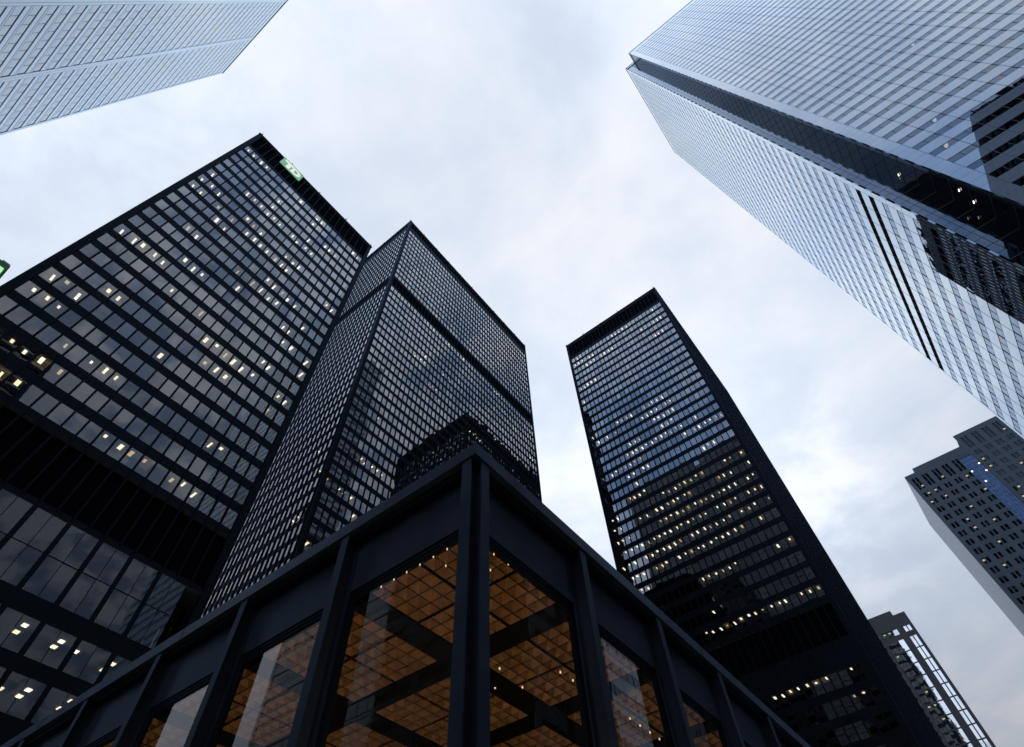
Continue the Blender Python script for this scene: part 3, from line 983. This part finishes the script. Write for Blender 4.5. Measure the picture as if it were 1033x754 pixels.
def grid_tower():
    root = thing('office_tower', 'small far tower with a grid of bright mirrored panes, low at the right', 'office tower')
    frame = principled('dark_concrete_frame', (0.075, 0.078, 0.088), 0.6, 0.4, var=0.15, vscale=0.3)
    mirror = principled('mirrored_glass', (0.80, 0.84, 0.90), 0.03, 0.5, metal=1.0, bump=0.01, bscale=0.4)
    Y, x0, x1, top = 232.0, -26.0, 1.46, 115.7
    G().box(x0 + 0.3, x1 - 0.3, Y + 0.6, Y + 26, 0.1, top - 0.4).out('core_wall', M['inner_dark'], root)
    G().box(x0, -2.47, Y + 1.5, Y + 22, 112, 118.3).out('penthouse', frame, root)
    G().box(x0, x1, Y, Y + 0.6, 111.2, top).out('parapet', frame, root)
    G().box(x0, x1, Y + 0.6, Y + 27, 113.5, top - 0.05).out('roof', frame, root)
    piers = [(0.5, x1), (-0.75, -0.5), (-3.85, -1.75), (-10.3, -9.4), (-17.0, -16.1), (-24.0, -23.0), (x0, x0 + 0.6)]
    for a, b in piers:
        G().box(a, b, Y, Y + 0.6, 0.1, 111.2).out('pier', frame, root)
    G().box(x1 - 0.6, x1, Y + 0.6, Y + 27, 0.1, 113.5).out('side_wall', frame, root)
    fc = Face((x0, Y), (1, 0), x1 - x0)
    cols = [(-0.5, 0.5), (-1.75, -0.75)] + [(-9.4 + 1.85 * i, -9.4 + 1.85 * (i + 1)) for i in range(3)] + \
           [(-16.1 + 1.95 * i, -16.1 + 1.95 * (i + 1)) for i in range(3)] + [(-23 + 2.0 * i, -23 + 2.0 * (i + 1)) for i in range(3)]
    rows = [(109.2, 111.1)]
    z = 107.4
    while z > 12:
        rows.append((z - 3.75, z))
        z -= 4.1
    wins, lights = [], []
    for a, b in rows:
        for ua, ub in cols:
            v = pane(fc, ua - x0 + 0.06, ub - x0 - 0.06, a, b, -0.12, 0.003)
            wins.append((v, v, [(0, 1, 2, 3)], 0))
            if rng.random() < 0.25 and ub < -4:
                q = G()
                fc.box(q, ua - x0 + 0.5, ua - x0 + 1.2, b - 0.7, b - 0.35, -0.1, -0.05)
                lights.append(([fc.p(ua - x0 + .5, b - .7), fc.p(ua - x0 + 1.2, b - .7), fc.p(ua - x0 + 1.2, b - .3), fc.p(ua - x0 + .5, b - .3)], q.V, q.F, 0))
    split('window', wins, [mirror], root, None)
    split('ceiling_light', lights, [emit('mirrored_light_glow', (0.9, 0.9, 0.6), 0.5)], root, None)  # glowing boxes before the mirror panes, painting reflected office lights
    for (a, b), (c, dd) in zip(rows[:-1], rows[1:]):
        G().box(x0, x1 - 0.7, Y + 0.03, Y + 0.6, dd, a).out('transom', frame, root)
    return root


grid_tower()


# ------------------------------------------------------------------ glass banking pavilion in front
def pavilion():
    root = thing('glass_pavilion', 'low black steel and glass pavilion with a warm gold coffered ceiling', 'pavilion')
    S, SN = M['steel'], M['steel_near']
    cx, cy, zt = -3.9, 4.44, 8.42
    P, NB = 2.73, 9
    x1, y1 = cx - 0.2 - P * NB, cy + 0.2 + P * NB
    fL = Face((x1, cy), (1, 0), cx - x1)          # left face, looks along -Y
    fR = Face((cx, cy), (0, 1), y1 - cy)          # right face, looks along +X
    colsL = [-4.075 - P * k for k in range(NB + 1)]
    colsR = [4.69 + P * k for k in range(NB + 1)]
    SET = 0.27                                    # the wall plane lies this far behind the mullion flanges
    # roof and coping
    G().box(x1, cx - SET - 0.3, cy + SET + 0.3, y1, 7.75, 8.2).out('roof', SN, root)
    g = G()
    g.add([(x1, cy - .03, 8.17), (cx + .03, cy - .03, 8.17), (cx + .03, y1, 8.17), (cx - .5, y1, 8.17), (cx - .5, cy + .5, 8.17), (x1, cy + .5, 8.17),
           (x1, cy - .03, zt), (cx + .03, cy - .03, zt), (cx + .03, y1, zt), (cx - .5, y1, zt), (cx - .5, cy + .5, zt), (x1, cy + .5, zt)],
          [(0, 1, 7, 6), (1, 2, 8, 7), (6, 7, 10, 11), (7, 8, 9, 10), (5, 4, 1, 0), (4, 3, 2, 1), (3, 4, 10, 9), (4, 5, 11, 10), (2, 3, 9, 8), (5, 0, 6, 11)])
    g.out('roof_coping', M['coping'], root)
    for k in range(1, 6):
        for fc, u in ((fL, fL.L - 2.2 - k * 5.46), (fR, 2.2 + k * 5.46)):
            g = G()
            fc.box(g, u, u + 0.01, 8.172, zt - 0.002, 0.03, 0.034)
            g.out('coping_joint', M['beam'], root)
    g = G()                                       # second step below the coping
    g.box(x1, cx - 0.1, cy + 0.10, cy + 0.5, 8.06, 8.168)
    g.box(cx - 0.5, cx - 0.10, cy + 0.5, y1, 8.06, 8.168)
    g.out('coping_step', S, root)

    def ibeam(fc, u, z0, z1):
        g = G()
        fc.box(g, u - 0.09, u + 0.09, z0, z1, -0.025, 0.0)
        fc.box(g, u - 0.012, u + 0.012, z0, z1, -SET + 0.02, -0.025)
        fc.box(g, u - 0.10, u + 0.10, z0, z1, -SET - 0.02, -SET + 0.02)
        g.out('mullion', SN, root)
    glassm = M['lobby_glass']
    for fc, us in ((fL, [c - x1 for c in colsL]), (fR, [c - cy for c in colsR])):
        for u in us:
            ibeam(fc, u, 0.02, 8.168)
        us = sorted(us)
        for a, b in zip(us[:-1], us[1:]):
            g = G()
            fc.box(g, a + 0.101, b - 0.101, 7.17, 8.165, -SET - 0.10, -SET)
            g.out('spandrel', SN, root)
            fr = G()
            for ua, ub, za, zb in ((a + 0.002, b - 0.002, 7.05, 7.168), (a + 0.002, b - 0.002, 0.02, 0.18), (a + 0.002, a + 0.19, 0.18, 7.05), (b - 0.19, b - 0.002, 0.18, 7.05)):
                fc.box(fr, ua, ub, za, zb, -SET - 0.10, -SET - 0.03)
            fc.box(fr, a + 0.101, b - 0.101, 7.10, 7.13, -SET - 0.03, -SET - 0.012)
            fo = fr.out('window_frame', S, root)
            v = pane(fc, a + 0.19, b - 0.19, 0.18, 7.05, -SET - 0.065, 0.0004)
            mesh('window_pane', v, [(0, 1, 2, 3)], glassm, None, fo)
    # corner column in the recess between the two corner mullions
    G().box(cx - 0.52, cx - SET - 0.02, cy + SET + 0.02, cy + 0.52, 0.02, 8.06).out('corner_column', S, root)
    # back walls and floor
    G().box(x1, x1 + 0.3, cy + 0.4, y1, 0.02, 8.1).out('back_wall', S, root)
    G().box(x1 + 0.3, cx - 0.4, y1 - 0.3, y1, 0.02, 8.1).out('back_wall', S, root)
    G().box(x1, cx - 0.5, cy + 0.5, y1 - 0.3, 0.01, 0.06).out('floor_slab', M['ground'], root)
    # ceiling: black beams on the column lines, coffered panels between
    zc, BW = 7.2, 0.25
    bx = [-4.06 - P * k + 0.01 for k in range(NB + 1)]
    by = [4.70 + P * k for k in range(NB + 1)]
    for k in range(NB + 1):
        if k:
            G().box(bx[k] - BW, bx[k] + BW, cy + 0.62, y1 - 0.3, zc - 0.01, zc + 0.4).out('ceiling_beam', M['beam'], root)
    for j in range(1, NB + 1):
        for k in range(NB):
            xa, xb = bx[k + 1] + BW + 0.002, (bx[k] - BW if k else cx - 0.55) - 0.002
            G().box(xa, xb, by[j] - BW, by[j] + BW, zc - 0.008, zc + 0.4).out('ceiling_beam', M['beam'], root)
    G().box(x1 + 0.3, cx - 0.55, cy + 0.62, y1 - 0.3, 7.5, 7.6).out('ceiling_deck', S, root)
    G().box(x1 + 0.3, cx - 0.39, cy + 0.39, by[0] + BW - 0.01, zc + 0.002, zc + 0.4).out('ceiling_beam', M['beam'], root)
    G().box(cx - 0.52, cx - 0.39, by[0] + BW, y1 - 0.3, zc + 0.002, zc + 0.4).out('ceiling_beam', M['beam'], root)
    c = (P - 2 * BW) / 8
    lights = []

    def coffer_panel(xa, ya):
        g = G()
        for i in range(8):
            for j in range(8):
                gx0 = 0.034 if i in (0, 4) else 0.011
                gx1 = 0.034 if i in (3, 7) else 0.011
                gy0 = 0.034 if j in (0, 4) else 0.011
                gy1 = 0.034 if j in (3, 7) else 0.011
                X0, X1, Y0, Y1 = xa + i * c + gx0, xa + (i + 1) * c - gx1, ya + j * c + gy0, ya + (j + 1) * c - gy1
                q = 0.012
                mx, my = (X0 + X1) / 2, (Y0 + Y1) / 2
                z, za = zc + 0.005, zc + 0.19 + rng.uniform(-.008, .008)
                V = [(X0, Y0, z), (X1, Y0, z), (X1, Y1, z), (X0, Y1, z), (mx - q, my - q, za), (mx + q, my - q, za), (mx + q, my + q, za), (mx - q, my + q, za)]
                g.add(V, [(0, 4, 5, 1), (1, 5, 6, 2), (2, 6, 7, 3), (3, 7, 4, 0), (4, 7, 6, 5)])
        o = g.out('coffered_panel', M['coffer'], root)
        b = G().box(xa, xa + 8 * c, ya, ya + 8 * c, zc + 0.22, zc + 0.26)
        b.out('panel_backing', M['beam'], o)
        return o
    for k in range(NB):
        for j in range(NB):
            coffer_panel(bx[k + 1] + BW, by[j] + BW)
    # small downlights at the coffer corners along the glass and further in
    spots = [(bx[0] - BW - c * i, by[0] + BW - 0.004) for i in range(1, 8)] + [(bx[0] - BW - c * i, by[0] + BW + c) for i in (1, 3)]
    spots += [(-4.40, 5.5), (-4.38, 5.83), (-4.68, 5.76), (-6.36, 8.08), (-6.45, 8.89), (-5.59, 8.94), (-5.58, 9.34), (-6.85, 8.55)]
    spots += [(-5.55, 11.38 + 0.41 * i) for i in range(5)]
    for i, (x, y) in enumerate(spots):
        r_ = 0.009 if i < 12 else 0.015
        g = G()
        V = [(x + r_ * math.cos(a), y + r_ * math.sin(a), z) for z in (zc - 0.03, zc + 0.004) for a in np.linspace(0, 2 * math.pi, 9)[:-1]]
        g.add(V, [(i_, (i_ + 1) % 8, 8 + (i_ + 1) % 8, 8 + i_) for i_ in range(8)] + [tuple(reversed(range(8)))])
        g.out('downlight', M['spot'], root)
    # added warm lamps, below the view, standing in for the coffers' own lighting
    for px, py, en in ((-4.7, 5.4, 46), (-10.4, 5.3, 22), (-4.8, 11.5, 18), (-16.5, 5.3, 20), (-5.0, 18.0, 20), (-11.0, 11.0, 11)):
        L = bpy.data.lights.new('added_ceiling_fill', 'AREA')
        L.shape = 'SQUARE'
        L.size = 0.6
        L.energy = en
        L.color = (1.0, 0.72, 0.42)
        o = bpy.data.objects.new('added_ceiling_fill', L)
        COL.objects.link(o)
        o.parent = root
        o.location = (px, py, 3.0)
        o.rotation_euler = (math.pi, 0, 0)
    return root


M['coping'] = black_steel('coping_steel', (0.018, 0.022, 0.03), 0.34, 0.6, (0.6, 0.75, 1.0), 2.0)
M['beam'] = principled('black_beam', (0.0035, 0.0035, 0.0035), 0.7, 0.1)
M['coffer'] = principled('gold_coffer', (0.31, 0.172, 0.074), 0.42, 0.4, metal=0.5, var=0.22, vscale=3.0)
M['lobby_glass'] = glass('lobby_glass', (0.86, 0.86, 0.85), (0.95, 0.97, 1.0), 1.45, 1.25, wave=0.0015, wscale=0.8)
M['spot'] = emit('downlight_glow', (1.0, 0.78, 0.50), 1.1)
pavilion()


# ------------------------------------------------------------------ lit green sign cut by the left edge
def street_sign():
    root = thing('street_sign', 'green-edged lit sign box on a grey post, cut by the left edge', 'sign')
    gm = principled('sign_green_metal', (0.03, 0.20, 0.06), 0.4)
    lm = emit('sign_panel_light', (0.55, 1.0, 0.60), 0.9)
    grey = principled('sign_grey_metal', (0.30, 0.31, 0.36), 0.5)
    h = 7.0
    k = (h - 1.6)
    # corner of the box: seen at pixel (6.5, 271.5)
    ray = MR.T @ np.array([6.5 - 516.5, 271.5 - 377.0, F])
    p = EYE + ray * (k / ray[2])
    X, Y = p[0], p[1]
    G().box(X - 0.9, X, Y - 0.35, Y, h, h + 0.06).out('frame', gm, root)
    G().box(X - 0.88, X - 0.015, Y - 0.33, Y - 0.015, h - 0.012, h - 0.001).out('light_panel', lm, root)
    G().box(X - 0.5, X - 0.03, Y - 0.09, Y - 0.02, h + 0.061, h + 0.11).out('bracket', grey, root)
    G().box(X - 0.86, X - 0.74, Y - 0.72, Y - 0.60, 0.0, h + 0.2).out('post', grey, root)
    G().box(X - 0.84, X - 0.76, Y - 0.60, Y - 0.09, h + 0.065, h + 0.11).out('bracket', grey, root)


street_sign()
